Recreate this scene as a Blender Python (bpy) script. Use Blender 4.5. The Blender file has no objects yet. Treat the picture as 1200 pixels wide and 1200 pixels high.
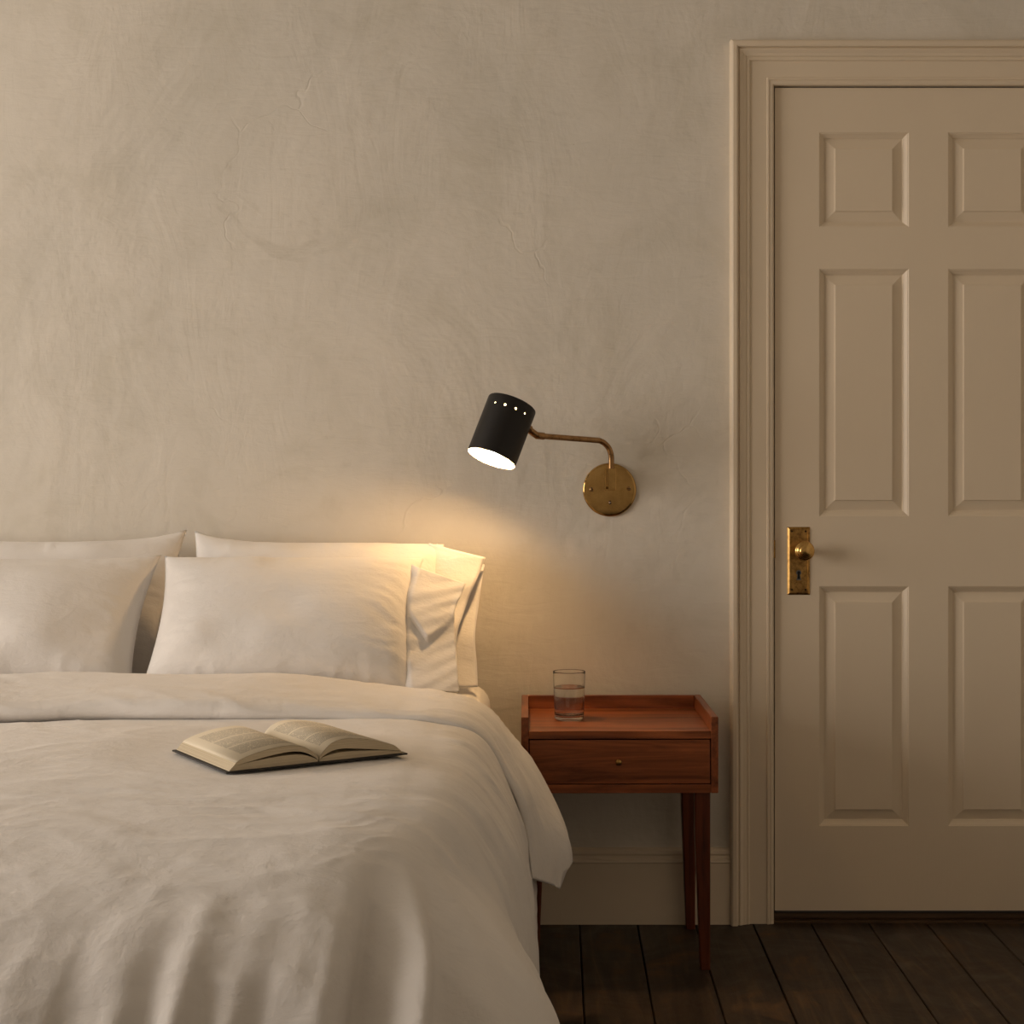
import bpy, bmesh, math, random
import numpy as np
from mathutils import Vector, Matrix

random.seed(7)
scene = bpy.context.scene
COL = scene.collection

# ------------------------------------------------------------------ camera
F = 1852.5                      # focal length in pixels of the 1200 px frame
CAM_Y, CAM_Z = -3.9, 1.097
VPX, VPY = 640.0, 560.0         # principal point
cam_d = bpy.data.cameras.new('camera')
cam = bpy.data.objects.new('camera', cam_d)
COL.objects.link(cam)
cam.location = (0, CAM_Y, CAM_Z)
cam.rotation_euler = (math.pi / 2, 0, 0)
cam_d.sensor_width = 36.0
cam_d.lens = 36.0 * F / 1200.0
cam_d.shift_x = (600 - VPX) / 1200.0
cam_d.shift_y = (VPY - 600) / 1200.0
cam_d.clip_start = 0.05
scene.camera = cam

# ------------------------------------------------------------------ world, daylight, exposure
WORLD_STRENGTH = 0.15
WINDOW_POWER = 156.0
WINDOW_COLOR = (1.0, 0.90, 0.81)
BULB_STRENGTH = 375.0
BULB_COLOR = (1.0, 0.61, 0.265)
world = bpy.data.worlds.new('dusk_sky')
scene.world = world
world.use_nodes = True
bg = world.node_tree.nodes.get('Background') or world.node_tree.nodes.new('ShaderNodeBackground')
bg.inputs['Color'].default_value = (1.0, 0.86, 0.70, 1)
bg.inputs['Strength'].default_value = WORLD_STRENGTH

ROOM_L, ROOM_R, ROOM_F, CEIL = -4.3, 1.9, -6.0, 2.75
WIN = (-3.65, -0.60, 0.60, 2.40)   # y0, y1, z0, z1 of the window opening in the left wall
ld = bpy.data.lights.new('window_daylight', 'AREA')
ld.shape = 'RECTANGLE'
ld.size = WIN[1] - WIN[0]
ld.size_y = WIN[3] - WIN[2]
ld.energy = WINDOW_POWER
ld.color = WINDOW_COLOR
lo = bpy.data.objects.new('window_daylight', ld)
COL.objects.link(lo)
lo.location = (ROOM_L - 0.16, (WIN[0] + WIN[1]) / 2, (WIN[2] + WIN[3]) / 2)
lo.rotation_euler = (math.pi / 2, 0, -math.pi / 2)

vs = scene.view_settings
vs.view_transform = 'Standard'
vs.look = 'None'
vs.gamma = 1.0
vs.use_curve_mapping = False
vs.exposure = 0.0
scene.cycles.use_denoising = True
scene.cycles.max_bounces = 10
scene.cycles.diffuse_bounces = 6
scene.cycles.sample_clamp_indirect = 6.0


# ------------------------------------------------------------------ helpers
def P(px, py, y):
    """a photo pixel on the plane at depth y (metres)"""
    d = y - CAM_Y
    return Vector(((px - VPX) * d / F, y, CAM_Z - (py - VPY) * d / F))


def link(o, parent=None):
    COL.objects.link(o)
    if parent is not None:
        o.parent = parent
    return o


def tag(o, label=None, cat=None, group=None, kind=None):
    if label: o['label'] = label
    if cat: o['category'] = cat
    if group: o['group'] = group
    if kind: o['kind'] = kind
    return o


def empty(name, loc=(0, 0, 0), rz=0.0, parent=None):
    o = bpy.data.objects.new(name, None)
    o.empty_display_size = 0.05
    o.location = loc
    o.rotation_euler = (0, 0, rz)
    return link(o, parent)


def mesh_obj(name, verts, faces, mat, parent=None, smooth=False):
    me = bpy.data.meshes.new(name)
    me.from_pydata([tuple(v) for v in verts], [], [tuple(f) for f in faces])
    me.update()
    if smooth:
        me.polygons.foreach_set('use_smooth', [True] * len(me.polygons))
    o = bpy.data.objects.new(name, me)
    if mat: me.materials.append(mat)
    return link(o, parent)


def bm_obj(name, bm, mat, parent=None, smooth=False):
    bmesh.ops.recalc_face_normals(bm, faces=bm.faces)
    me = bpy.data.meshes.new(name)
    bm.to_mesh(me); bm.free()
    if smooth:
        me.polygons.foreach_set('use_smooth', [True] * len(me.polygons))
    if mat: me.materials.append(mat)
    return link(bpy.data.objects.new(name, me), parent)


def box_bm(x0, x1, y0, y1, z0, z1, bev=0.0, seg=2, bm=None):
    new = bmesh.new()
    bmesh.ops.create_cube(new, size=1.0)
    for v in new.verts:
        v.co = Vector(((x0 + x1) / 2 + v.co.x * (x1 - x0), (y0 + y1) / 2 + v.co.y * (y1 - y0), (z0 + z1) / 2 + v.co.z * (z1 - z0)))
    if bev > 0:
        bmesh.ops.bevel(new, geom=list(new.edges), offset=bev, segments=seg, profile=0.5, affect='EDGES')
    if bm is None:
        return new
    tmp = bpy.data.meshes.new('tmp'); new.to_mesh(tmp); new.free(); bm.from_mesh(tmp); bpy.data.meshes.remove(tmp)
    return bm


def box(name, x0, x1, y0, y1, z0, z1, mat, parent=None, bev=0.0, seg=2):
    return bm_obj(name, box_bm(x0, x1, y0, y1, z0, z1, bev, seg), mat, parent)


def grid_faces(nu, nv, off=0, closed_u=False):
    fs = []
    for i in range(nu if closed_u else nu - 1):
        for j in range(nv - 1):
            a = off + i * nv + j; b = off + ((i + 1) % nu) * nv + j
            fs.append((a, b, b + 1, a + 1))
    return fs


def lathe(name, prof, mat, parent=None, seg=48, axis='Z', smooth=True, cap=True):
    """profile [(r, h)] revolved; axis Z up or -Y (towards the camera)"""
    vs_, fs = [], []
    for (r, h) in prof:
        for k in range(seg):
            t = 2 * math.pi * k / seg
            if axis == 'Z': vs_.append((r * math.cos(t), r * math.sin(t), h))
            else: vs_.append((r * math.cos(t), -h, r * math.sin(t)))
    n = len(prof)
    for i in range(n - 1):
        for k in range(seg):
            a = i * seg + k; b = i * seg + (k + 1) % seg
            fs.append((a, b, b + seg, a + seg))
    if cap:
        if prof[0][0] > 1e-6: fs.append(tuple(reversed(range(seg))))
        if prof[-1][0] > 1e-6: fs.append(tuple(range((n - 1) * seg, n * seg)))
    bm = bmesh.new()
    me = bpy.data.meshes.new(name); me.from_pydata(vs_, [], fs); bm.from_mesh(me); bpy.data.meshes.remove(me)
    bmesh.ops.remove_doubles(bm, verts=bm.verts, dist=1e-6)
    return bm_obj(name, bm, mat, parent, smooth)


def tube_bm(path, rad, seg=14, bm=None):
    bm = bm or bmesh.new()
    pts = [Vector(p) for p in path]
    rings = []
    up = None
    for i, p in enumerate(pts):
        t = (pts[min(i + 1, len(pts) - 1)] - pts[max(i - 1, 0)]).normalized()
        if up is None:
            up = t.orthogonal().normalized()
        up = (up - t * up.dot(t)).normalized()
        s = t.cross(up)
        r = rad[i] if isinstance(rad, (list, tuple)) else rad
        rings.append([bm.verts.new(p + (up * math.cos(a) + s * math.sin(a)) * r) for a in [2 * math.pi * k / seg for k in range(seg)]])
    for i in range(len(rings) - 1):
        for k in range(seg):
            bm.faces.new((rings[i][k], rings[i][(k + 1) % seg], rings[i + 1][(k + 1) % seg], rings[i + 1][k]))
    bm.faces.new(list(reversed(rings[0]))); bm.faces.new(rings[-1])
    return bm


def smoothstep(a, b, x):
    t = np.clip((np.asarray(x, float) - a) / (b - a), 0, 1)
    return t * t * (3 - 2 * t)


_tabs = {}


def vnoise(x, y, seed=0):
    """smooth 2-D value noise, -1..1, for numpy arrays"""
    if seed not in _tabs:
        _tabs[seed] = np.random.RandomState(seed + 11).rand(256, 256) * 2 - 1
    T = _tabs[seed]
    x = np.asarray(x, float); y = np.asarray(y, float)
    xi = np.floor(x).astype(int); yi = np.floor(y).astype(int)
    fx = x - xi; fy = y - yi
    fx = fx * fx * fx * (fx * (fx * 6 - 15) + 10); fy = fy * fy * fy * (fy * (fy * 6 - 15) + 10)
    a = T[xi & 255, yi & 255]; b = T[(xi + 1) & 255, yi & 255]
    c = T[xi & 255, (yi + 1) & 255]; d = T[(xi + 1) & 255, (yi + 1) & 255]
    return (a * (1 - fx) + b * fx) * (1 - fy) + (c * (1 - fx) + d * fx) * fy


def ridged(x, y, seed=0):
    return 1 - np.abs(vnoise(x, y, seed)) * 2


# ------------------------------------------------------------------ materials
def new_mat(name):
    m = bpy.data.materials.new(name)
    m.use_nodes = True
    nt = m.node_tree
    for n in list(nt.nodes): nt.nodes.remove(n)
    out = nt.nodes.new('ShaderNodeOutputMaterial')
    b = nt.nodes.new('ShaderNodeBsdfPrincipled')
    nt.links.new(b.outputs[0], out.inputs[0])
    return m, nt, b


def N(nt, t, **kw):
    n = nt.nodes.new(t)
    for k, v in kw.items():
        if k.startswith('i_'):
            key = k[2:].replace('_', ' ')
            n.inputs[key].default_value = v
        else:
            setattr(n, k, v)
    return n


def noise(nt, vec, scale, detail=4, rough=0.55, dist=0.0):
    n = N(nt, 'ShaderNodeTexNoise', i_Scale=scale, i_Detail=detail, i_Roughness=rough, i_Distortion=dist)
    if vec is not None: nt.links.new(vec, n.inputs['Vector'])
    return n.outputs['Fac']


def coords(nt, scale=(1, 1, 1), kind='Object', rot=(0, 0, 0)):
    tc = N(nt, 'ShaderNodeTexCoord')
    mp = N(nt, 'ShaderNodeMapping')
    mp.inputs['Scale'].default_value = scale
    mp.inputs['Rotation'].default_value = rot
    nt.links.new(tc.outputs[kind], mp.inputs['Vector'])
    return mp.outputs['Vector']


def ramp(nt, fac, stops):
    r = N(nt, 'ShaderNodeValToRGB')
    el = r.color_ramp.elements
    while len(el) < len(stops): el.new(0.5)
    for e, (p, c) in zip(el, stops):
        e.position = p; e.color = (*c, 1)
    nt.links.new(fac, r.inputs['Fac'])
    return r.outputs['Color']


def fmath(nt, op, a, b=None, c=None):
    n = N(nt, 'ShaderNodeMath', operation=op)
    for i, v in enumerate((a, b, c)):
        if v is None: continue
        if isinstance(v, (int, float)): n.inputs[i].default_value = v
        else: nt.links.new(v, n.inputs[i])
    return n.outputs[0]


def mixc(nt, fac, a, b, mode='MIX'):
    n = N(nt, 'ShaderNodeMix', data_type='RGBA', blend_type=mode)
    if isinstance(fac, (int, float)): n.inputs[0].default_value = fac
    else: nt.links.new(fac, n.inputs[0])
    for i, v in ((6, a), (7, b)):
        if isinstance(v, tuple): n.inputs[i].default_value = (*v, 1)
        else: nt.links.new(v, n.inputs[i])
    return n.outputs[2]


def bump(nt, b, height, strength, dist, prev=None):
    n = N(nt, 'ShaderNodeBump', i_Strength=strength, i_Distance=dist)
    nt.links.new(height, n.inputs['Height'])
    if prev is not None: nt.links.new(prev, n.inputs['Normal'])
    nt.links.new(n.outputs[0], b.inputs['Normal'])
    return n.outputs[0]


def plaster_mat():
    m, nt, b = new_mat('limewashed_plaster')
    v = coords(nt)
    big = noise(nt, v, 1.3, 5, 0.6, 0.6)
    mid = noise(nt, v, 4.5, 6, 0.62, 0.9)
    fine = noise(nt, v, 38, 5, 0.6)
    c1 = ramp(nt, big, [(0.30, (0.620, 0.580, 0.508)), (0.55, (0.690, 0.640, 0.560)), (0.75, (0.735, 0.680, 0.595))])
    blot = ramp(nt, mid, [(0.30, (0.86, 0.85, 0.80)), (0.47, (0.99, 0.985, 0.97)), (0.65, (1.03, 1.03, 1.03))])
    c2 = mixc(nt, 0.55, c1, blot, 'MULTIPLY')
    # a few stained, worn patches
    st = noise(nt, coords(nt, (2.2, 2.2, 3.2)), 1.7, 7, 0.7, 1.2)
    sm = fmath(nt, 'MULTIPLY', ramp(nt, st, [(0.63, (0, 0, 0)), (0.76, (1, 1, 1))]), 0.35)
    c3 = mixc(nt, sm, c2, (0.42, 0.37, 0.28))
    sp = noise(nt, v, 95, 2, 0.5)
    nt.links.new(mixc(nt, ramp(nt, sp, [(0.77, (0, 0, 0)), (0.80, (0.5, 0.5, 0.5))]), c3, (0.33, 0.27, 0.2)), b.inputs['Base Color'])
    b.inputs['Roughness'].default_value = 0.88
    # trowel marks: stretched noise at two slants, soft undulation and grain
    n1 = bump(nt, b, big, 0.5, 0.03)
    tr = noise(nt, coords(nt, (4, 4, 1.5), rot=(0, 0.6, 0)), 2.0, 5, 0.62, 2.2)
    n2 = bump(nt, b, tr, 0.24, 0.008, n1)
    tr2 = noise(nt, coords(nt, (3, 3, 12), rot=(0, -0.35, 0)), 2.5, 4, 0.6, 1.5)
    n3 = bump(nt, b, tr2, 0.22, 0.006, n2)
    n4 = bump(nt, b, fine, 0.24, 0.003, n3)
    vo = N(nt, 'ShaderNodeTexVoronoi', feature='DISTANCE_TO_EDGE', i_Scale=2.4, i_Randomness=1.0)
    wv = N(nt, 'ShaderNodeMix', data_type='RGBA', blend_type='LINEAR_LIGHT')
    wv.inputs[0].default_value = 0.35
    nn = N(nt, 'ShaderNodeTexNoise', i_Scale=3.0, i_Detail=4.0)
    nt.links.new(v, nn.inputs['Vector'])
    nt.links.new(v, wv.inputs[6]); nt.links.new(nn.outputs['Color'], wv.inputs[7])
    nt.links.new(wv.outputs[2], vo.inputs['Vector'])
    cr = ramp(nt, vo.outputs['Distance'], [(0.0, (0, 0, 0)), (0.012, (1, 1, 1))])
    msk = ramp(nt, noise(nt, v, 2.1, 3), [(0.56, (1, 1, 1)), (0.66, (0, 0, 0))])
    crack = fmath(nt, 'MAXIMUM', cr, msk)
    bump(nt, b, crack, 0.35, 0.002, n4)
    return m


def paint_mat(name, col, rough=0.5, grain=(40, 40, 1.5), strength=0.12):
    m, nt, b = new_mat(name)
    v = coords(nt)
    n = noise(nt, v, 3.0, 4)
    d = tuple(c * 0.93 for c in col)
    nt.links.new(mixc(nt, n, d, col), b.inputs['Base Color'])
    b.inputs['Roughness'].default_value = rough
    g = noise(nt, coords(nt, grain), 6.0, 4, 0.6)
    n1 = bump(nt, b, g, strength, 0.002)
    bump(nt, b, noise(nt, v, 18, 3), 0.08, 0.004, n1)
    return m


def fabric_mat(name, col, wr=0.5, scale=1.0):
    m, nt, b = new_mat(name)
    v = coords(nt)
    n = noise(nt, v, 5, 4)
    nt.links.new(mixc(nt, n, tuple(c * 0.965 for c in col), col), b.inputs['Base Color'])
    b.inputs['Roughness'].default_value = 0.85
    b.inputs['Sheen Weight'].default_value = 0.12
    b.inputs['Sheen Roughness'].default_value = 0.5
    w = noise(nt, v, 9 * scale, 6, 0.62, 0.25)
    n1 = bump(nt, b, w, 0.42 * wr, 0.02)
    w2 = noise(nt, coords(nt, (1, 3.5, 2.2), rot=(0, 0, 0.25)), 11 * scale, 5, 0.6, 0.4)
    n2 = bump(nt, b, w2, 0.42 * wr, 0.012, n1)
    w3 = noise(nt, v, 260, 2, 0.5)
    bump(nt, b, w3, 0.10, 0.001, n2)
    return m


def wood_mat(name, dark, lite, axis='X', rough=0.33, scale=1.0, coat=0.06):
    m, nt, b = new_mat(name)
    sc = {'X': (1.2, 14, 14), 'Y': (14, 1.2, 14), 'Z': (14, 14, 1.2)}[axis]
    tc = N(nt, 'ShaderNodeTexCoord')
    oi = N(nt, 'ShaderNodeObjectInfo')
    off = N(nt, 'ShaderNodeVectorMath', operation='ADD')
    rnd = N(nt, 'ShaderNodeVectorMath', operation='SCALE')
    nt.links.new(oi.outputs['Random'], rnd.inputs['Scale'])
    rnd.inputs[0].default_value = (7.3, 5.1, 9.7)
    nt.links.new(tc.outputs['Object'], off.inputs[0]); nt.links.new(rnd.outputs[0], off.inputs[1])
    mp = N(nt, 'ShaderNodeMapping'); mp.inputs['Scale'].default_value = tuple(s * scale for s in sc)
    nt.links.new(off.outputs[0], mp.inputs['Vector'])
    g = noise(nt, mp.outputs[0], 1.6, 6, 0.6, 1.3)
    mp2 = N(nt, 'ShaderNodeMapping'); mp2.inputs['Scale'].default_value = tuple(s * scale * (9 if s > 2 else 2.5) for s in sc)
    nt.links.new(off.outputs[0], mp2.inputs['Vector'])
    g2 = noise(nt, mp2.outputs[0], 1.5, 3, 0.6, 0.2)
    c = ramp(nt, g, [(0.30, dark), (0.48, tuple((a + b_) / 2 for a, b_ in zip(dark, lite))), (0.68, lite)])
    c = mixc(nt, 0.5, c, ramp(nt, g2, [(0.35, (0.55, 0.5, 0.48)), (0.6, (1, 1, 1))]), 'MULTIPLY')
    nt.links.new(c, b.inputs['Base Color'])
    b.inputs['Roughness'].default_value = rough
    b.inputs['Specular IOR Level'].default_value = 0.35
    b.inputs['Coat Weight'].default_value = coat
    b.inputs['Coat Roughness'].default_value = 0.25
    bump(nt, b, g2, 0.12, 0.001)
    return m


def plank_mat():
    m, nt, b = new_mat('dark_stained_floorboard')
    tc = N(nt, 'ShaderNodeTexCoord'); oi = N(nt, 'ShaderNodeObjectInfo')
    rnd = N(nt, 'ShaderNodeVectorMath', operation='SCALE'); rnd.inputs[0].default_value = (17.3, 25.1, 3.7)
    nt.links.new(oi.outputs['Random'], rnd.inputs['Scale'])
    off = N(nt, 'ShaderNodeVectorMath', operation='ADD')
    nt.links.new(tc.outputs['Object'], off.inputs[0]); nt.links.new(rnd.outputs[0], off.inputs[1])
    mp = N(nt, 'ShaderNodeMapping'); mp.inputs['Scale'].default_value = (16, 1.3, 16)
    nt.links.new(off.outputs[0], mp.inputs['Vector'])
    g = noise(nt, mp.outputs[0], 1.5, 7, 0.62, 1.6)
    wear_glint = noise(nt, off.outputs[0], 5.0, 6, 0.68, 0.8)
    c = ramp(nt, g, [(0.32, (0.016, 0.009, 0.005)), (0.52, (0.036, 0.021, 0.011)), (0.70, (0.085, 0.048, 0.022))])
    c = mixc(nt, ramp(nt, wear_glint, [(0.56, (0, 0, 0)), (0.74, (0.7, 0.7, 0.7))]), c, (0.19, 0.095, 0.035))  # worn spots, with orange light glints also put into the colour
    nt.links.new(c, b.inputs['Base Color'])
    nt.links.new(ramp(nt, wear_glint, [(0.3, (0.36, 0.36, 0.36)), (0.7, (0.62, 0.62, 0.62))]), b.inputs['Roughness'])
    n1 = bump(nt, b, g, 0.35, 0.002)
    bump(nt, b, wear_glint, 0.25, 0.003, n1)
    return m


def metal_mat(name, col, rough, tarnish=None, tscale=40):
    m, nt, b = new_mat(name)
    b.inputs['Metallic'].default_value = 1.0
    v = coords(nt)
    n = noise(nt, v, tscale, 5, 0.65)
    if tarnish:
        nt.links.new(ramp(nt, n, [(0.35, tarnish), (0.62, col)]), b.inputs['Base Color'])
    else:
        b.inputs['Base Color'].default_value = (*col, 1)
    r = fmath(nt, 'MULTIPLY_ADD', n, 0.18, rough - 0.09)
    nt.links.new(r, b.inputs['Roughness'])
    return m


def plain_mat(name, col, rough=0.5, spec=0.5):
    m, nt, b = new_mat(name)
    n = noise(nt, coords(nt), 60, 3)
    nt.links.new(mixc(nt, n, tuple(c * 0.92 for c in col), col), b.inputs['Base Color'])
    b.inputs['Roughness'].default_value = rough
    b.inputs['Specular IOR Level'].default_value = spec
    return m


def glass_mat(name, ior, tint=(1, 1, 1)):
    m, nt, b = new_mat(name)
    b.inputs['Base Color'].default_value = (*tint, 1)
    b.inputs['Roughness'].default_value = 0.0
    b.inputs['IOR'].default_value = ior
    b.inputs['Transmission Weight'].default_value = 1.0
    return m


def emit_mat(name, col, s):
    m = bpy.data.materials.new(name); m.use_nodes = True
    nt = m.node_tree
    for n in list(nt.nodes): nt.nodes.remove(n)
    out = nt.nodes.new('ShaderNodeOutputMaterial'); e = nt.nodes.new('ShaderNodeEmission')
    e.inputs['Color'].default_value = (*col, 1); e.inputs['Strength'].default_value = s
    nt.links.new(e.outputs[0], out.inputs[0])
    return m


TRIM_COL = (0.74, 0.625, 0.475)
M = dict(
    plaster=plaster_mat(),
    paint=paint_mat('cream_door_paint', TRIM_COL, 0.42),
    trim=paint_mat('cream_trim_paint', TRIM_COL, 0.45, (30, 30, 1.5), 0.06),
    base=paint_mat('cream_baseboard_paint', TRIM_COL, 0.45, (1.5, 30, 30), 0.06),
    ceiling=paint_mat('ceiling_paint', (0.70, 0.66, 0.58), 0.9),
    plank=plank_mat(),
    gap=plain_mat('dark_gap', (0.006, 0.004, 0.003), 0.9),
    linen=fabric_mat('washed_cotton_duvet', (0.735, 0.70, 0.665), 0.55),
    case=fabric_mat('cotton_pillowcase', (0.76, 0.725, 0.69), 0.45, 1.3),
    sheet=fabric_mat('cotton_fitted_sheet', (0.75, 0.715, 0.675), 0.4),
    divan=fabric_mat('divan_fabric', (0.10, 0.085, 0.07), 0.3),
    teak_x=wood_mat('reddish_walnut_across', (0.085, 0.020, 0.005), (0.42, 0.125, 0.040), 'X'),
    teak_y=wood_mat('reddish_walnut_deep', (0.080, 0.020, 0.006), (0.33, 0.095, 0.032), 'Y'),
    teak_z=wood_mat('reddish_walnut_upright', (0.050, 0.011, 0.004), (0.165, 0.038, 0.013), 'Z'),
    sill=wood_mat('dark_threshold_wood', (0.035, 0.019, 0.010), (0.15, 0.085, 0.042), 'X', 0.6, coat=0),
    brass=metal_mat('aged_brass', (0.50, 0.315, 0.115), 0.11, (0.38, 0.23, 0.08), 30),
    brass_arm=metal_mat('brown_brass', (0.36, 0.21, 0.095), 0.30, (0.25, 0.14, 0.06), 60),
    brass_old=metal_mat('tarnished_brass', (0.52, 0.31, 0.10), 0.36, (0.22, 0.12, 0.04), 90),
    brass_knob=metal_mat('polished_knob_brass', (0.66, 0.42, 0.15), 0.22, (0.45, 0.26, 0.08), 60),
    screw=metal_mat('dull_screw', (0.35, 0.22, 0.10), 0.4),
    screw_dark=metal_mat('dark_screw', (0.07, 0.04, 0.018), 0.5),
    black=plain_mat('black_enamel', (0.008, 0.0065, 0.006), 0.45, 0.35),
    white_in=plain_mat('white_enamel', (0.85, 0.82, 0.76), 0.5),
    bulb=emit_mat('lamp_bulb_glow', BULB_COLOR, BULB_STRENGTH),
    glass=glass_mat('clear_glass', 1.48, (0.985, 0.985, 0.975)),
    water=glass_mat('water', 1.33),
    cover=plain_mat('black_book_cloth', (0.018, 0.015, 0.013), 0.65),
    hole=plain_mat('keyhole_dark', (0.004, 0.003, 0.003), 0.9),
)


def paper_mats():
    m, nt, b = new_mat('book_paper_edge')
    v = coords(nt, (0.6, 0.6, 900))
    g = noise(nt, v, 1.0, 3, 0.6)
    nt.links.new(ramp(nt, g, [(0.35, (0.40, 0.32, 0.21)), (0.62, (0.62, 0.53, 0.38))]), b.inputs['Base Color'])
    b.inputs['Roughness'].default_value = 0.9
    M['paper_edge'] = m
    m, nt, b = new_mat('printed_page')
    tc = N(nt, 'ShaderNodeTexCoord'); sx = N(nt, 'ShaderNodeSeparateXYZ')
    nt.links.new(tc.outputs['UV'], sx.inputs[0])
    u, w = sx.outputs['X'], sx.outputs['Y']
    line = fmath(nt, 'FRACT', fmath(nt, 'MULTIPLY', w, 46.0))
    ink = fmath(nt, 'LESS_THAN', line, 0.50)
    row = fmath(nt, 'FLOOR', fmath(nt, 'MULTIPLY', w, 46.0))
    cb = N(nt, 'ShaderNodeCombineXYZ')
    nt.links.new(fmath(nt, 'MULTIPLY', u, 60.0), cb.inputs[0]); nt.links.new(fmath(nt, 'MULTIPLY', row, 7.31), cb.inputs[1])
    words = fmath(nt, 'GREATER_THAN', noise(nt, cb.outputs[0], 1.0, 3, 0.7), 0.42)
    para = None
    inm = fmath(nt, 'MULTIPLY', fmath(nt, 'GREATER_THAN', u, 0.12), fmath(nt, 'LESS_THAN', u, 0.86))
    inm = fmath(nt, 'MULTIPLY', inm, fmath(nt, 'MULTIPLY', fmath(nt, 'GREATER_THAN', w, 0.10), fmath(nt, 'LESS_THAN', w, 0.90)))
    for c0 in (0.36, 0.63):     # blank lines between paragraphs
        gap = fmath(nt, 'GREATER_THAN', fmath(nt, 'ABSOLUTE', fmath(nt, 'SUBTRACT', w, c0)), 0.013)
        inm = fmath(nt, 'MULTIPLY', inm, gap)
    f = fmath(nt, 'MULTIPLY', fmath(nt, 'MULTIPLY', ink, words), inm)
    nt.links.new(mixc(nt, fmath(nt, 'MULTIPLY', f, 0.62), (0.68, 0.60, 0.46), (0.10, 0.085, 0.07)), b.inputs['Base Color'])
    b.inputs['Roughness'].default_value = 0.85
    M['page'] = m


paper_mats()

# ------------------------------------------------------------------ room shell
DOOR_X0, DOOR_X1 = (908 - VPX) / 475.0, (1268 - VPX) / 475.0
ZW = lambda py: CAM_Z - (py - VPY) / 475.0
DOOR_Z0, DOOR_Z1 = ZW(1067), ZW(103)
OPEN_X0, OPEN_X1, OPEN_Z1 = DOOR_X0 - 0.004, DOOR_X1 + 0.004, DOOR_Z1 + 0.004

bm = bmesh.new()
WT = 0.16
box_bm(ROOM_L - WT, OPEN_X0, 0, WT, 0, CEIL, bm=bm)
box_bm(OPEN_X1, ROOM_R + WT, 0, WT, 0, CEIL, bm=bm)
box_bm(OPEN_X0, OPEN_X1, 0, WT, OPEN_Z1, CEIL, bm=bm)
tag(bm_obj('wall_back', bm, M['plaster']), 'mottled beige plaster wall behind the bed and lamp', kind='structure')
bm = bmesh.new()
box_bm(ROOM_L - WT, ROOM_L, ROOM_F, WIN[0], 0, CEIL, bm=bm)
box_bm(ROOM_L - WT, ROOM_L, WIN[1], 0, 0, CEIL, bm=bm)
box_bm(ROOM_L - WT, ROOM_L, WIN[0], WIN[1], 0, WIN[2], bm=bm)
box_bm(ROOM_L - WT, ROOM_L, WIN[0], WIN[1], WIN[3], CEIL, bm=bm)
tag(bm_obj('wall_left', bm, M['plaster']), 'beige plaster side wall with the window', kind='structure')
tag(box('wall_right', ROOM_R, ROOM_R + WT, ROOM_F, 0, 0, CEIL, M['plaster']), 'beige plaster side wall beyond the door', kind='structure')
tag(box('wall_front', ROOM_L - WT, ROOM_R + WT, ROOM_F - WT, ROOM_F, 0, CEIL, M['plaster']), 'beige plaster wall facing the bed', kind='structure')
tag(box('ceiling', ROOM_L - WT, ROOM_R + WT, ROOM_F - WT, WT, CEIL, CEIL + 0.1, M['ceiling']), 'pale painted ceiling', kind='structure')

# window (outside the picture, gives the daylight)
w1 = empty('window_1', (ROOM_L, (WIN[0] + WIN[1]) / 2, WIN[2])); tag(w1, 'white framed window in the side wall', kind='structure')
hw, hh = (WIN[1] - WIN[0]) / 2, WIN[3] - WIN[2]
for nm, a in (('window_frame', (-hw, -hw + 0.05, 0, hh)), ('window_frame', (hw - 0.05, hw, 0, hh)),
              ('window_frame', (-hw, hw, 0, 0.05)), ('window_frame', (-hw, hw, hh - 0.05, hh)),
              ('glazing_bar', (-0.02, 0.02, 0.05, hh - 0.05)), ('glazing_bar', (-hw + 0.05, hw - 0.05, hh / 2 - 0.015, hh / 2 + 0.015))):
    box(nm, -0.10, -0.05, a[0], a[1], a[2], a[3], M['trim'], w1)

# floor of separate boards on a dark sub-floor
floor = box('floor', ROOM_L - WT, ROOM_R + WT, ROOM_F - WT, WT, -0.08, -0.026, M['gap'])
tag(floor, 'dark stained wooden board floor', kind='structure')
PW = 0.1425
k0 = -34
for k in range(k0, 13):
    x0 = 0.082 + PW * k; x1 = x0 + PW
    if x0 < ROOM_L or x1 > ROOM_R + 0.1: continue
    g = 0.0009 + random.random() * 0.0009
    dz = random.uniform(-0.0016, 0.0)
    o = box('floorboard', x0 + g, x1 - g, ROOM_F, 0.0, -0.026, dz, M['plank'], floor, bev=0.0018, seg=1)
    for v in o.data.vertices:
        v.co.x += 0.007 * v.co.y
tag(box('trim_5', OPEN_X0 + 0.001, OPEN_X1 - 0.001, 0.001, WT, -0.026, 0.004, M['sill']), 'worn dark wood threshold under the door', kind='structure')
th = box('trim_6', OPEN_X0 + 0.002, OPEN_X1 - 0.002, 0.014, 0.11, 0.004, 0.020, M['sill'], bev=0.004)
tag(th, 'dark raised door saddle below the cream door', kind='structure')

# baseboard: profile extruded along X
def baseboard(name, x0, x1):
    prof = [(0.0, 0.0), (0.019, 0.0), (0.019, 0.150), (0.0215, 0.153), (0.0205, 0.158), (0.015, 0.161), (0.014, 0.168), (0.0165, 0.173),
            (0.0155, 0.180), (0.010, 0.1845), (0.0, 0.1855)]
    vs_ = [(x, -d, z) for x in (x0, x1) for (d, z) in prof]
    n = len(prof)
    fs = [(i, (i + 1) % n, n + (i + 1) % n, n + i) for i in range(n)] + [tuple(range(n)), tuple(reversed(range(n, 2 * n)))]
    bm = bmesh.new(); me = bpy.data.meshes.new('t'); me.from_pydata(vs_, [], fs); bm.from_mesh(me); bpy.data.meshes.remove(me)
    return bm_obj(name, bm, M['base'])


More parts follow.
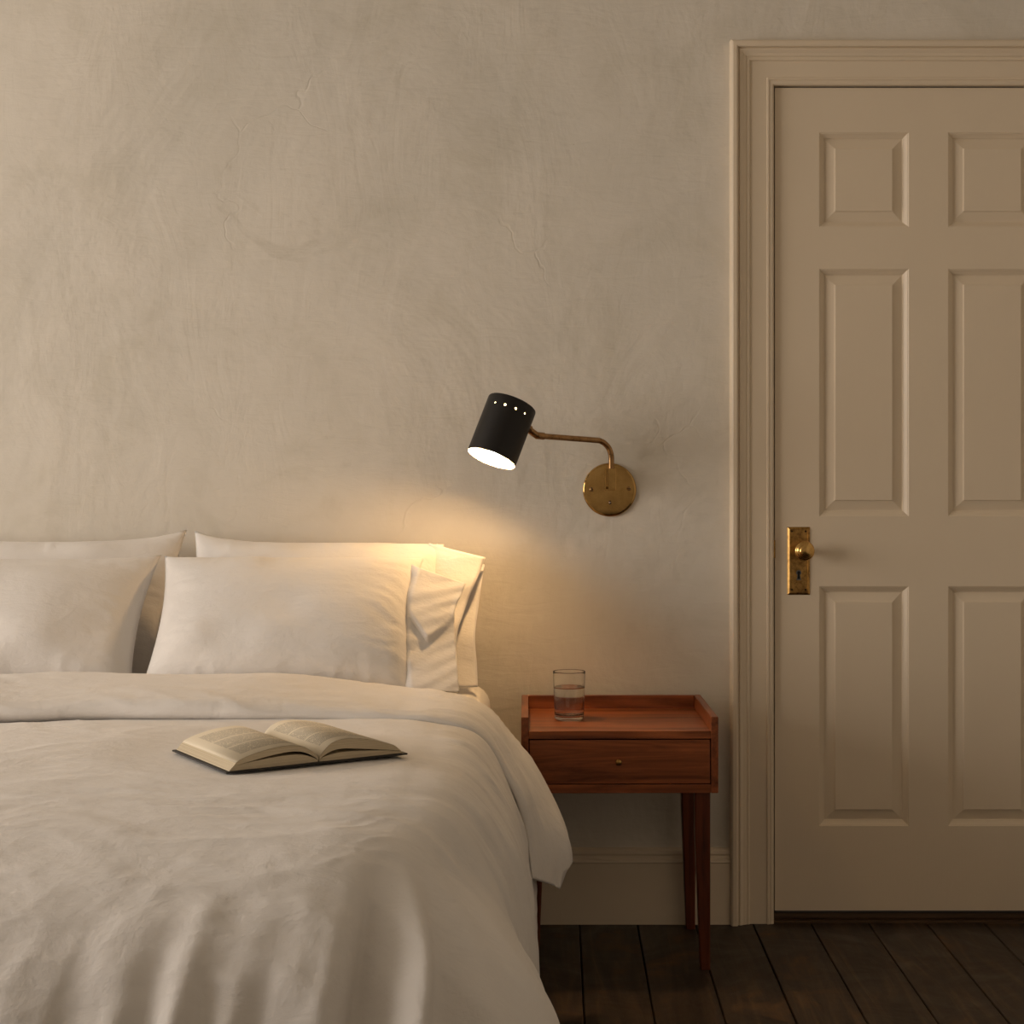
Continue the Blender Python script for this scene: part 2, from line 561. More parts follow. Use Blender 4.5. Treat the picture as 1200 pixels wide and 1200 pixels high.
CAS = [(0.0, 0.0), (0.0, 0.010), (0.003, 0.0135), (0.007, 0.0145), (0.011, 0.0135), (0.0125, 0.016), (0.0165, 0.016), (0.018, 0.0125), (0.059, 0.0125),
       (0.0605, 0.0165), (0.064, 0.0175), (0.068, 0.0165), (0.070, 0.0195), (0.076, 0.0215), (0.083, 0.0265), (0.0855, 0.0265), (0.087, 0.0235),
       (0.089, 0.0235), (0.0905, 0.031), (0.094, 0.033), (0.102, 0.033), (0.1055, 0.031), (0.108, 0.024), (0.108, 0.0)]
tag(baseboard('baseboard_back', ROOM_L, OPEN_X0 - 0.1085), 'cream moulded baseboard under the plaster wall', kind='structure')


def casing(name, kind):
    vs_ = []
    for (w, d) in CAS:
        if kind == 'L': a, b = (OPEN_X0 - w, -d, 0.0), (OPEN_X0 - w, -d, OPEN_Z1 + w)
        elif kind == 'R': a, b = (OPEN_X1 + w, -d, 0.0), (OPEN_X1 + w, -d, OPEN_Z1 + w)
        else: a, b = (OPEN_X0 - w, -d, OPEN_Z1 + w), (OPEN_X1 + w, -d, OPEN_Z1 + w)
        vs_ += [a, b]
    n = len(CAS)
    fs = [(2 * i, 2 * i + 1, 2 * ((i + 1) % n) + 1, 2 * ((i + 1) % n)) for i in range(n)]
    fs += [tuple(2 * i for i in range(n)), tuple(2 * i + 1 for i in reversed(range(n)))]
    bm = bmesh.new(); me = bpy.data.meshes.new('t'); me.from_pydata(vs_, [], fs); bm.from_mesh(me); bpy.data.meshes.remove(me)
    return bm_obj(name, bm, M['trim'])


tag(casing('trim_1', 'L'), 'cream moulded door casing upright beside the nightstand', kind='structure')
tag(casing('trim_2', 'T'), 'cream moulded door casing across the top of the door', kind='structure')
tag(casing('trim_3', 'R'), 'cream moulded door casing upright on the hinge side', kind='structure')
jb = bmesh.new()
box_bm(OPEN_X0 + 0.0002, OPEN_X0 + 0.014, 0.046, WT, 0.004, OPEN_Z1 - 0.001, bm=jb)
box_bm(OPEN_X1 - 0.014, OPEN_X1 - 0.0002, 0.046, WT, 0.004, OPEN_Z1 - 0.001, bm=jb)
box_bm(OPEN_X0 + 0.014, OPEN_X1 - 0.014, 0.046, WT, OPEN_Z1 - 0.014, OPEN_Z1 - 0.001, bm=jb)
tag(bm_obj('trim_4', jb, M['gap']), 'door stop inside the door frame', kind='structure')

# ------------------------------------------------------------------ door
door = empty('door_1', ((DOOR_X0 + DOOR_X1) / 2, 0, DOOR_Z0)); tag(door, 'cream six-panel door with brass knob and lock plate', kind='structure')
DF, DB = 0.0, 0.042           # front and back plane of the leaf
cx = door.location.x
lx = lambda px: (px - VPX) / 475.0 - cx
lz = lambda py: ZW(py) - DOOR_Z0
cols = [(960, 1065), (1111, 1216)]
rows = [(155, 266), (315, 605), (687, 968)]
for a, b in ((908, 960), (1216, 1268)):
    box('stile', lx(a), lx(b), DF, DB, lz(1067), lz(103), M['paint'], door)
for a, b in ((103, 155), (266, 315), (605, 687), (968, 1067)):
    box('rail', lx(960), lx(1216), DF, DB, lz(b), lz(a), M['paint'], door)
for a, b in rows:
    box('mullion', lx(1065), lx(1111), DF, DB, lz(b), lz(a), M['paint'], door)
PPROF = [(0.0, 0.0), (0.0015, 0.0015), (0.003, 0.0018), (0.006, 0.005), (0.0105, 0.0085), (0.0125, 0.0095), (0.0135, 0.0125), (0.016, 0.0128),
         (0.0385, 0.0062), (0.0392, 0.0030), (0.041, 0.0024), (0.045, 0.0024)]
for a, b in cols:
    for c, d in rows:
        x0, x1, z0, z1 = lx(a), lx(b), lz(d), lz(c)
        vs_, fs = [], []
        for (i, dp) in PPROF:
            vs_ += [(x0 + i, DF + dp, z0 + i), (x1 - i, DF + dp, z0 + i), (x1 - i, DF + dp, z1 - i), (x0 + i, DF + dp, z1 - i)]
        for q in range(len(PPROF) - 1):
            for k in range(4):
                fs.append((4 * q + k, 4 * q + (k + 1) % 4, 4 * q + 4 + (k + 1) % 4, 4 * q + 4 + k))
        e = 4 * (len(PPROF) - 1)
        fs.append((e, e + 1, e + 2, e + 3))
        mesh_obj('panel', vs_, fs, M['paint'], door)
        # back of the panel so that the leaf is closed
# lock plate with screws and keyhole, knob
pl = empty('lock_set', (0, 0, 0), parent=None)
bpy.data.objects.remove(pl)
px0, px1, pz0, pz1 = lx(922.5), lx(949), lz(697), lz(617.5)
bm = bmesh.new()
vs_ = []
RP = [(0.0, 0.0), (0.0, 0.0010), (0.0010, 0.0016), (0.0052, 0.0046), (0.0060, 0.0046), (0.0066, 0.0034)]
for (i, dp) in RP:
    vs_.append([bm.verts.new(c) for c in ((px0 + i, -dp, pz0 + i), (px1 - i, -dp, pz0 + i), (px1 - i, -dp, pz1 - i), (px0 + i, -dp, pz1 - i))])
for q in range(len(RP) - 1):
    for k in range(4):
        bm.faces.new((vs_[q][k], vs_[q][(k + 1) % 4], vs_[q + 1][(k + 1) % 4], vs_[q + 1][k]))
bm.faces.new(vs_[-1])
plate = bm_obj('lock_plate', bm, M['brass_old'], door)
for sx_ in (927.8, 943.8):
    for sy_ in (622.5, 691.0):
        s = lathe('screw', [(0.0027, 0.0), (0.0027, 0.0042), (0.0018, 0.0050), (0.0, 0.0052)], M['screw_dark'], plate, 14, 'Y')
        s.location = (lx(sx_), 0, lz(sy_))
kh = bmesh.new()
kx, kz = lx(935.8), lz(671)
ring = [kh.verts.new((kx + 0.0038 * math.cos(t), -0.0038, kz + 0.0038 * math.sin(t))) for t in [math.radians(q) for q in range(-50, 231, 20)]]
ring += [kh.verts.new((kx - 0.0032, -0.0038, kz - 0.0155)), kh.verts.new((kx + 0.0032, -0.0038, kz - 0.0155))]
f = kh.faces.new(ring); r_ = bmesh.ops.extrude_face_region(kh, geom=[f])
for v in [g for g in r_['geom'] if isinstance(g, bmesh.types.BMVert)]: v.co.y = -0.0030
bm_obj('keyhole', kh, M['hole'], plate)
kh = bmesh.new()
ring = [(0.0068, t) for t in range(-60, 241, 15)]
pts = [(kx + 0.0064 * math.cos(math.radians(t)), kz + 0.0064 * math.sin(math.radians(t))) for (_, t) in ring] + [(kx - 0.0056, kz - 0.0185), (kx + 0.0056, kz - 0.0185)]
f = kh.faces.new([kh.verts.new((a, -0.0035, b)) for a, b in pts]); r_ = bmesh.ops.extrude_face_region(kh, geom=[f])
for v in [g for g in r_['geom'] if isinstance(g, bmesh.types.BMVert)]: v.co.y = -0.0030
bm_obj('keyhole_rim', kh, plain_mat('worn_lock_steel', (0.10, 0.10, 0.095), 0.4), plate)
knob = lathe('door_knob', [(0.0105, 0.0), (0.0105, 0.012), (0.0085, 0.016), (0.0085, 0.026), (0.012, 0.031), (0.0205, 0.036), (0.0243, 0.0425), (0.0247, 0.047), (0.0232, 0.0505),
                           (0.0205, 0.0525), (0.0195, 0.0525), (0.0185, 0.0545), (0.0150, 0.0565), (0.0140, 0.0563), (0.0130, 0.0580), (0.0080, 0.0600), (0.0, 0.0608)],
             M['brass_knob'], door, 56, 'Y')
knob.location = (lx(939.5) - 0.0012, -0.003, lz(644) - 0.0012)
lb = box('latch_plate', lx(905.9) , lx(908.6), -0.0012, 0.03, lz(654), lz(617 + 16), M['brass_old'], door)

# ------------------------------------------------------------------ bed base and mattress
BX0, BX1, BY0, BY1 = -1.552, -0.135, -1.87, -0.035
bed = empty('bed', ((BX0 + BX1) / 2, (BY0 + BY1) / 2, 0))
tag(bed, 'low upholstered bed base under the white bedding', 'bed')
ox, oy = bed.location.x, bed.location.y
box('base_box', BX0 + 0.03 - ox, BX1 - 0.03 - ox, BY0 + 0.03 - oy, BY1 - 0.01 - oy, 0.09, 0.329, M['divan'], bed, bev=0.012)
for ax in (BX0 + 0.10, BX1 - 0.10):
    for ay in (BY0 + 0.10, BY1 - 0.10):
        l = lathe('leg', [(0.018, 0.0), (0.028, 0.089)], M['teak_z'], bed, 20); l.location = (ax - ox, ay - oy, 0.001)
bm = box_bm(BX0, BX1, BY0, BY1, 0.33, 0.598)
fe = [e for e in bm.edges if abs(e.verts[0].co.z - e.verts[1].co.z) > 0.1 and e.verts[0].co.y < -1]
bmesh.ops.bevel(bm, geom=fe, offset=0.20, segments=8, profile=0.5, affect='EDGES')
he = [e for e in bm.edges if abs(e.verts[0].co.z - e.verts[1].co.z) > 0.1 and e.verts[0].co.y > -1]
bmesh.ops.bevel(bm, geom=he, offset=0.05, segments=5, profile=0.5, affect='EDGES')
pe = [e for e in bm.edges if abs(e.verts[0].co.z - e.verts[1].co.z) < 0.01 and len(e.link_faces) == 2 and abs(e.link_faces[0].normal.z - e.link_faces[1].normal.z) > 0.5]
bmesh.ops.bevel(bm, geom=pe, offset=0.05, segments=6, profile=0.5, affect='EDGES')
mt = bm_obj('mattress', bm, M['sheet'])
mt.data.polygons.foreach_set('use_smooth', [True] * len(mt.data.polygons))
tag(mt, 'mattress in a white fitted sheet, showing at the pillow end', 'mattress')

# ------------------------------------------------------------------ duvet
Z0 = 0.628
PROF = [(0.0, 0.0), (0.08, -0.006), (0.160, -0.032), (0.221, -0.118), (0.250, -0.194), (0.267, -0.292), (0.274, -0.378), (0.277, -0.51)]


def dense(ctrl, n=400):
    """Catmull-Rom through control points, resampled by arc length"""
    c = np.array([(2 * ctrl[0][0] - ctrl[1][0], 2 * ctrl[0][1] - ctrl[1][1])] + list(ctrl) + [(2 * ctrl[-1][0] - ctrl[-2][0], 2 * ctrl[-1][1] - ctrl[-2][1])], float)
    pts = []
    for i in range(1, len(c) - 2):
        t = np.linspace(0, 1, 60, endpoint=False)[:, None]
        p0, p1, p2, p3 = c[i - 1], c[i], c[i + 1], c[i + 2]
        pts.append(0.5 * ((2 * p1) + (-p0 + p2) * t + (2 * p0 - 5 * p1 + 4 * p2 - p3) * t ** 2 + (-p0 + 3 * p1 - 3 * p2 + p3) * t ** 3))
    pts = np.vstack(pts + [c[-2][None]])
    s = np.concatenate([[0], np.cumsum(np.hypot(*np.diff(pts, axis=0).T))])
    S = np.linspace(0, s[-1], n)
    return S, np.interp(S, s, pts[:, 0]), np.interp(S, s, pts[:, 1])


PS, PO, PZ = dense(PROF)
FOOT = [(0.0, 0.0), (0.12, -0.003), (0.24, -0.015), (0.34, -0.046), (0.42, -0.105), (0.475, -0.195), (0.505, -0.30), (0.52, -0.40), (0.525, -0.51)]
FS, FO, FZ = dense(FOOT)
SMAX, FMAX = PS[-1], FS[-1]
CX0, CX1, CY = -1.387, -0.300, -1.58        # the flat core of the duvet top
HEAD = -0.53


def prof(s):
    return np.interp(s, PS, PO), np.interp(s, PS, PZ)


def bumpf(t, c, w):
    return np.exp(-((t - c) / w) ** 2)


def make_duvet():
    a = np.concatenate([np.linspace(CX0 - SMAX, CX0, 60, endpoint=False), np.linspace(CX0, CX1, 150, endpoint=False), np.linspace(CX1, CX1 + SMAX, 150)])
    b = np.concatenate([np.linspace(HEAD, CY, 170, endpoint=False), np.linspace(CY, CY - FMAX, 170)])
    na, nb = len(a), len(b)
    A, B = np.meshgrid(a, b, indexing='ij')
    qx = np.clip(A, CX0, CX1); qy = np.maximum(B, CY)
    rx, ry = (A - qx) / SMAX, (B - qy) / FMAX
    p = np.hypot(rx, ry)
    safe = np.where(p > 1e-9, p, 1)
    dx, dy = rx / safe, ry / safe
    th = np.where(p > 1e-9, np.arctan2(-dy, np.abs(dx) + 1e-12), 0.0)      # 0 at the side, pi/2 at the foot
    corner = np.where((np.abs(rx) > 0) & (ry < 0), 1.0, 0.0)
    foot = np.where(ry < 0, 1.0, 0.0)
    side = np.where(np.abs(rx) > 0, 1.0, 0.0)
    p = np.minimum(p, 1.0)
    ss_, sf_ = p * SMAX, p * FMAX
    os_, zs_ = np.interp(ss_, PS, PO), np.interp(ss_, PS, PZ)
    of_, zf_ = np.interp(sf_, FS, FO), np.interp(sf_, FS, FZ)
    kf = np.sin(th) ** 2 * foot + 0
    z = zs_ * (1 - kf) + zf_ * kf
    # folds of the foot drop, growing softly out of the top
    q_ = qx + rx * SMAX * 0.45
    sl = q_ + 0.16 * (p - 0.45) * smoothstep(-0.7, -0.2, q_) + 0.05 * (p - 0.45)
    fold = np.zeros_like(A)
    for c, w, h, p0 in ((-0.312, 0.015, -0.012, 0.55), (-0.345, 0.020, 0.014, 0.52),
                        (-0.383, 0.018, -0.014, 0.50), (-0.415, 0.018, 0.016, 0.48), (-0.452, 0.018, -0.012, 0.5), (-0.50, 0.026, 0.009, 0.5), (-0.56, 0.022, -0.006, 0.5), (-0.62, 0.03, 0.007, 0.5),
                        (-0.75, 0.05, 0.007, 0.5), (-0.9, 0.05, 0.010, 0.5), (-1.05, 0.05, 0.010, 0.5), (-1.2, 0.05, 0.012, 0.5)):
        fold += h * bumpf(sl, c, w) * smoothstep(p0 - 0.12, p0 + 0.32, p)
    fold += (vnoise(sl * 15 + 3, p * 2.0, 3) * 0.006 + ridged(sl * 22 + p * 2, p * 3.0, 4) * 0.002) * smoothstep(0.35, 0.75, p)
    fold += ridged(q_ * 9 + p * 5, p * 7 - q_ * 5, 19) * 0.0032 * smoothstep(0.25, 0.55, p) + ridged(q_ * 21 + p * 9, p * 15 - q_ * 6, 20) * 0.0014 * smoothstep(0.2, 0.5, p)
    wfoot = smoothstep(1.10, 1.50, th) * foot
    # side drop: creases hanging from the top edge
    yy = qy + ry * FMAX * 0.55
    cre = ridged(yy * 8 + 1.2 * p, p * 1.4 + 5, 5) * 0.0075 + ridged(yy * 17 - 2.0 * p, p * 2.2, 6) * 0.0048 + ridged(yy * 31 - 1.0 * p, p * 3.2, 18) * 0.0022 + vnoise(yy * 5, p * 1.5, 7) * 0.006
    wside = side * (1 - smoothstep(0.45, 1.1, th)) * smoothstep(0.06, 0.36, p)
    # corner: one broad cone that flares outwards
    cone = bumpf(th, 0.62, 0.36) * corner
    flare = cone * (0.135 * smoothstep(0.33, 0.64, p) * 0.8 + 0.08 * smoothstep(0.55, 1.0, p))
    tr_ = th - 0.45 * (p - 0.55)
    val = (0.052 * bumpf(tr_, 1.06, 0.065) - 0.046 * bumpf(tr_, 1.235, 0.080) + 0.006 * bumpf(tr_, 1.41, 0.06) - 0.012 * bumpf(tr_, 0.90, 0.08)) * smoothstep(0.29, 0.54, p)
    val = val + (-0.006 * bumpf(tr_, 0.70, 0.06) + 0.004 * bumpf(tr_, 0.60, 0.05) - 0.005 * bumpf(tr_, 0.42, 0.05)) * smoothstep(0.25, 0.55, p)
    val = val * corner
    d = fold * wfoot + cre * wside + flare + val
    X = qx + dx * (os_ + d); Y = qy + dy * (of_ + d)
    Zz = Z0 + z
    # lift follows the folds where the cloth still lies flat
    Zz = Zz + (fold * wfoot + cre * wside) * 0.55 * (1 - smoothstep(0.5, 0.8, p))
    # top: soft undulation and long low wrinkles
    top = 1 - smoothstep(0.45, 0.75, p)
    wr = vnoise(A * 2.6, B * 3.0, 8) * 0.006
    wr += ridged(A * 2.2 + B * 0.8, B * 9 + vnoise(A * 3, B * 3, 9) * 1.2, 10) * 0.0016
    wr += ridged(A * 4.5 + 3, B * 17 + vnoise(A * 4, B * 4, 12) * 2.0, 11) * 0.0016
    wr += ridged(A * 9 + B * 4 + 1, B * 26 + vnoise(A * 6, B * 6, 15) * 2.5, 16) * 0.0011 * smoothstep(-0.1, 0.5, vnoise(A * 3, B * 3, 17) + 0.2)
    edge = smoothstep(-0.62, -0.25, A)          # creases bending over the side edge
    wr += edge * (ridged(A * 2.0, B * 13 + A * 2.5, 13) * 0.0024)
    bd = np.hypot((A + 0.42) / 0.27, (B + 1.17) / 0.24)       # the book presses the duvet flat
    flat = smoothstep(0.85, 1.35, bd)
    Zz = Zz + top * (wr * flat - 0.003 * (1 - flat))
    Zz = Zz - top * 0.010 * smoothstep(-0.87, -0.82, B)       # under the turned-back part
    V = np.stack([X, Y, np.maximum(Zz, 0.03)], -1).reshape(-1, 3)
    o_ = mesh_obj('duvet', V.tolist(), grid_faces(na, nb), M['linen'], None, True)
    me = o_.data
    if sum(pp.normal.z for pp in list(me.polygons)[30000:30400]) < 0: me.flip_normals()
    sol = o_.modifiers.new('thickness', 'SOLIDIFY'); sol.thickness = 0.008; sol.offset = -1
    return o_


duvet = make_duvet()
tag(duvet, 'rumpled off-white cotton duvet hanging over the side and foot of the bed', 'duvet')


def make_flap():
    # closed cross-section in (y, height above the duvet)
    sec = [(-0.805, -0.006), (-0.836, 0.004), (-0.855, 0.016), (-0.852, 0.032), (-0.832, 0.0430), (-0.79, 0.047), (-0.74, 0.050), (-0.68, 0.055), (-0.62, 0.061), (-0.575, 0.063), (-0.545, 0.056),
           (-0.528, 0.040), (-0.522, 0.022), (-0.530, 0.006), (-0.56, 0.001), (-0.68, 0.001), (-0.78, 0.001)]
    c = np.array(sec); n = len(c)
    out = []
    for i in range(n):
        p0, p1, p2, p3 = c[i - 1], c[i], c[(i + 1) % n], c[(i + 2) % n]
        for t in np.linspace(0, 1, 4, endpoint=False):
            out.append(0.5 * ((2 * p1) + (-p0 + p2) * t + (2 * p0 - 5 * p1 + 4 * p2 - p3) * t * t + (-p0 + 3 * p1 - 3 * p2 + p3) * t ** 3))
    c = np.array(out); m = len(c)
    # stations across the bed: left hang, top, right hang
    SE = 0.47
    st = np.concatenate([np.linspace(-0.36, 0, 30, endpoint=False), np.linspace(0, 1, 130, endpoint=False), 1 + np.linspace(0, 1, 120)])
    V = np.zeros((len(st), m, 3))
    yb = c[:, 0]; hb = c[:, 1]
    for i, u in enumerate(st):
        if u < 0: a = CX0; s = np.full(m, -u); sgn = -1
        elif u <= 1: a = CX0 + (CX1 - CX0) * u; s = np.zeros(m); sgn = 1
        else:
            a = CX1; tau = u - 1; sgn = 1
            # hem: two tips, the front one longest
            zf = np.where(yb < -0.735, np.interp(yb, [-0.853, -0.735], [-0.300, -0.352]), np.interp(yb, [-0.735, -0.52], [-0.325, -0.305]))
            send = np.interp(-zf, -PZ, PS)
            s = tau * send
        o, z = prof(s)
        o2, z2 = prof(s + 0.01)
        tx, tz = o2 - o, z2 - z
        L = np.hypot(tx, tz); nx, nz_ = -tz / L, tx / L
        frac = smoothstep(0.05, 0.42, s)
        xw = a + sgn * o
        thick = 1 - 0.42 * smoothstep(-0.62, -0.26, xw) - 0.26 * frac
        if u > 1:
            thick = thick * (1 - 0.65 * smoothstep(0.72, 1.0, u - 1))
        lift = (0.052 * smoothstep(-0.85, -0.64, yb) + 0.002) * smoothstep(0.20, 0.47, s) + 0.024 * smoothstep(0.34, 0.47, s) * smoothstep(-0.865, -0.765, yb)
        # front edge wanders
        wav = 0.010 * vnoise(xw * 3.0 + 9, xw * 0 + 0.5, 21) + 0.004 * vnoise(xw * 9, xw * 0 + 2.5, 22)
        wav = wav + 0.018 * bumpf(xw, -0.86, 0.14)
        wy = smoothstep(-0.70, -0.83, yb)
        y = yb + wav * wy * (1 - frac) + 0.010 * frac * wy
        up = hb * thick
        soft = smoothstep(0.012, 0.04, hb)
        wr = soft * (vnoise(xw * 4.0 + s * 4, yb * 9, 23) * 0.006 + ridged(xw * 2.4 + s * 2, yb * 26 + vnoise(xw * 5, yb * 3, 24) * 1.5, 25) * 0.0022 + ridged(xw * 9 + s * 7 + yb * 12, yb * 6, 26) * 0.0020 + ridged(xw * 4 + s * 4, yb * 48 + vnoise(xw * 7, yb * 4, 28) * 2.0, 29) * 0.0013)
        wr = wr - 0.0022 * bumpf(yb, -0.818, 0.006) * soft
        # in the hang, long creases follow the fall
        wr = wr + soft * frac * (ridged(yb * 17 + s * 1.2, s * 2.0, 27) * 0.005)
        h = up + wr + lift * 1.0
        V[i, :, 0] = xw + sgn * nx * h
        V[i, :, 1] = y
        V[i, :, 2] = Z0 - 0.006 + z + nz_ * h - 0.0
    fs = []
    ns = len(st)
    for i in range(ns - 1):
        for j in range(m):
            fs.append((i * m + j, i * m + (j + 1) % m, (i + 1) * m + (j + 1) % m, (i + 1) * m + j))
    fs += [tuple(reversed(range(m))), tuple(range((ns - 1) * m, ns * m))]
    o_ = mesh_obj('turned_back_flap', V.reshape(-1, 3).tolist(), fs, M['linen'], duvet, True)
    bm = bmesh.new(); bm.from_mesh(o_.data); bmesh.ops.recalc_face_normals(bm, faces=bm.faces); bm.to_mesh(o_.data); bm.free()
    return o_


flap = make_flap()
flap['label'] = 'thick folded-back head end of the duvet'


# ------------------------------------------------------------------ pillows
def pillow(name, xl, xr, base, top, thick, cornerL, cornerR, seed, label, group, open_end=False):
    """a cushion leaning back: base=(y,z) of the lower edge, top=(y,z) of the upper edge; xl/xr its two ends"""
    nu, nv = 90, 60
    u = np.linspace(-1, 1, nu); v = np.linspace(-1, 1, nv)
    U, Vv = np.meshgrid(u, v, indexing='ij')
    W = (xr - xl) / 2; cxm = (xr + xl) / 2
    by, bz = base; ty, tz = top
    L = math.hypot(ty - by, tz - bz); H = L / 2
    ey, ez = (ty - by) / L, (tz - bz) / L             # up along the pillow
    ny, nzv = -ez, ey                                 # towards the camera
    root = None
    sides = []
    for sgn in (1, -1):
        # outline: edges drawn in between the pointed corners
        cl = np.where(U < 0, cornerL, cornerR)
        pinx = 0.020 * (1 - Vv ** 2) * np.abs(U) ** 3
        piny = (cornerL - cl * np.abs(U) ** 3.2) * np.sign(Vv) * np.abs(Vv) ** 2
        x = cxm + W * U - np.sign(U) * pinx
        hgt = H * Vv - piny
        eu = np.where((U > 0) & open_end, 1 - 0.95 * np.abs(U) ** 3.5, 1 - np.abs(U) ** 2.6)
        e = eu * (1 - np.abs(Vv) ** 2.4)
        T = thick * np.clip(e, 0, 1) ** 0.55
        T = T * (1 + 0.15 * -Vv)                       # filling sinks a little
        wr = vnoise(U * 3 + seed, Vv * 2.5, seed) * 0.006
        near = smoothstep(0.45, 0.95, np.abs(U))
        wr += near * (ridged(Vv * 9 + U * 2 + vnoise(U * 3, Vv * 3, seed + 1) * 1.2, U * 2.5 + seed, seed + 2) * 0.0024 + ridged(Vv * 19 + U * 5, U * 4 + seed, seed + 4) * 0.0010)
        neart = smoothstep(0.5, 0.95, np.abs(Vv))
        wr += neart * ridged(U * 8 + seed, Vv * 2, seed + 3) * 0.0025
        d = (T * (1.0 if sgn > 0 else 0.38) + wr * np.clip(e * 3, 0, 1)) * sgn
        Y = by + ey * (hgt + H) + ny * d
        Z = bz + ez * (hgt + H) + nzv * d
        sides.append(np.stack([x, Y, Z], -1).reshape(-1, 3))
    V = np.vstack(sides)
    f1 = grid_faces(nu, nv); f2 = [tuple(reversed([q + nu * nv for q in f])) for f in f1]
    if open_end: f2 += [((nu - 1) * nv + j, (nu - 1) * nv + j + 1, nu * nv + (nu - 1) * nv + j + 1, nu * nv + (nu - 1) * nv + j) for j in range(nv - 1)]
    bm = bmesh.new(); me = bpy.data.meshes.new('t'); me.from_pydata(V.tolist(), [], f1 + f2); bm.from_mesh(me); bpy.data.meshes.remove(me)
    bmesh.ops.remove_doubles(bm, verts=bm.verts, dist=1e-5)
    o = bm_obj(name, bm, M['case'], None, True)
    tag(o, label, 'pillow', group)
    return o


GP = 'white bed pillows against the wall'
p_bl = pillow('bed_pillow', -1.53, -0.868, (-0.285, 0.618), (-0.085, 0.965), 0.075, 0.028, 0.036, 41, 'white pillow leaning on the wall away from the lamp, behind another pillow', GP)
p_br = pillow('bed_pillow', -0.848, -0.245, (-0.285, 0.618), (-0.085, 0.969), 0.075, 0.036, 0.000, 51, 'white pillow with open cuff leaning on the wall under the lamp, rear one', GP, True)
p_fl = pillow('bed_pillow', -1.57, -0.892, (-0.500, 0.614), (-0.235, 0.918), 0.090, 0.022, 0.022, 61, 'white pillow in front of its pair, away from the lamp, closed end beside the gap', GP)
p_fr = pillow('bed_pillow', -0.884, -0.284, (-0.500, 0.614), (-0.235, 0.916), 0.090, 0.014, 0.008, 71, 'white pillow in front under the lamp, brightly lit with a crumpled open cuff', GP, True)


def curve_px(pts, n, yf):
    """polyline through pixels (Catmull-Rom) placed at depth yf(py)"""
    S, a, b = dense(pts, n)
    return [P(x, y, yf(y)) for x, y in zip(a, b)]


def cuff(parent, seam, hem, yf, disp, nb=16, n=60, name='pillowcase_cuff', hem_y=0.0):
    A_ = curve_px(seam, n, yf); B_ = curve_px(hem, n, lambda y: yf(y) + hem_y)
    V = []
    for i in range(n):
        for j in range(nb):
            t = j / (nb - 1)
            p = A_[i].lerp(B_[i], t)
            p = p + Vector((0, -disp(i / (n - 1), t), 0))
            V.append(p)
    o = mesh_obj(name, V, grid_faces(n, nb), M['case'], parent, True)
    s = o.modifiers.new('thickness', 'SOLIDIFY'); s.thickness = 0.004; s.offset = 0
    return o


yb_ = lambda py: float(np.interp(py, [640, 815], [-0.095, -0.27]))
yf_ = lambda py: float(np.interp(py, [660, 735, 815], [-0.252, -0.368, -0.485]))


def ss(a, b, x):
    t = min(max((x - a) / (b - a), 0), 1)
    return t * t * (3 - 2 * t)


# rear pillow: two cuff layers standing open
cuff(p_br, [(512, 637), (508, 670), (505, 720), (505, 770), (508, 806)], [(568, 662), (563, 695), (558, 732), (557, 750), (559, 780), (560, 804)], lambda y: yb_(y) + 0.02,
     lambda a, b: 0.012 * math.sin(b * 2.4) + 0.004 * math.sin(a * 13) * b)
cuff(p_br, [(504, 636), (500, 660), (498, 700), (494, 750), (494, 800)], [(569, 653), (560, 676), (550.5, 698), (543, 720), (537, 738), (534, 770), (534, 800)], yb_,
     lambda a, b: 0.026 * (1 - b) ** 2 + 0.024 * math.sin(b * 2.6) * (0.6 + 0.4 * math.cos(a * 3)) + 0.003 * math.sin(a * 21 + b * 3) * b + 0.012 * ss(0.3, 0.7, a) * b, hem_y=-0.01)
# front pillow: crumpled cuff with a folded pleat
vline = lambda b: float(np.interp(b, [0, 0.5, 1.0], [0.29, 0.57, 0.36]))


def disp_front(a, b):
    v = vline(b)
    d = 0.016 * (1 - b) ** 0.7 + 0.038 * ss(-0.06, 0.18, b) * (1 - b) ** 1.5 * (0.6 + 0.4 * math.sin(math.pi * min(max(a * 0.9 + 0.08, 0), 1)))
    d += 0.019 * (1 - ss(v - 0.05, v + 0.04, a)) * (0.35 + 0.65 * math.sin(min(1, b * 1.1) * 2.6)) * (0.55 + 0.45 * ss(0.0, 0.25, a))
    d += 0.016 * math.sin(b * 2.5) * ss(0.6, 1.0, a)
    d += 0.0025 * math.sin(a * 34 + b * 4) * (1 - b) ** 1.5
    d += 0.0015 * math.sin(a * 50 + b * 13) * b
    return d


cuff(p_fr, [(508, 684), (508, 740), (512, 806)], [(532, 700), (530, 735), (536, 812)], lambda y: yf_(y) + 0.05, lambda a, b: 0.0)
cuff(p_fr, [(484, 661), (477, 690), (473, 715), (472, 760), (475, 806)], [(545.5, 684), (541, 696), (534, 712), (532, 735), (534.5, 765), (538, 810)], yf_, disp_front, nb=40, n=110)
# ------------------------------------------------------------------ book
book = empty('open_book', (-0.372, -1.310, Z0 + 0.0005), math.radians(33.0))
tag(book, 'open hardback book lying on the duvet', 'book')
BW, BH = 0.158, 0.240


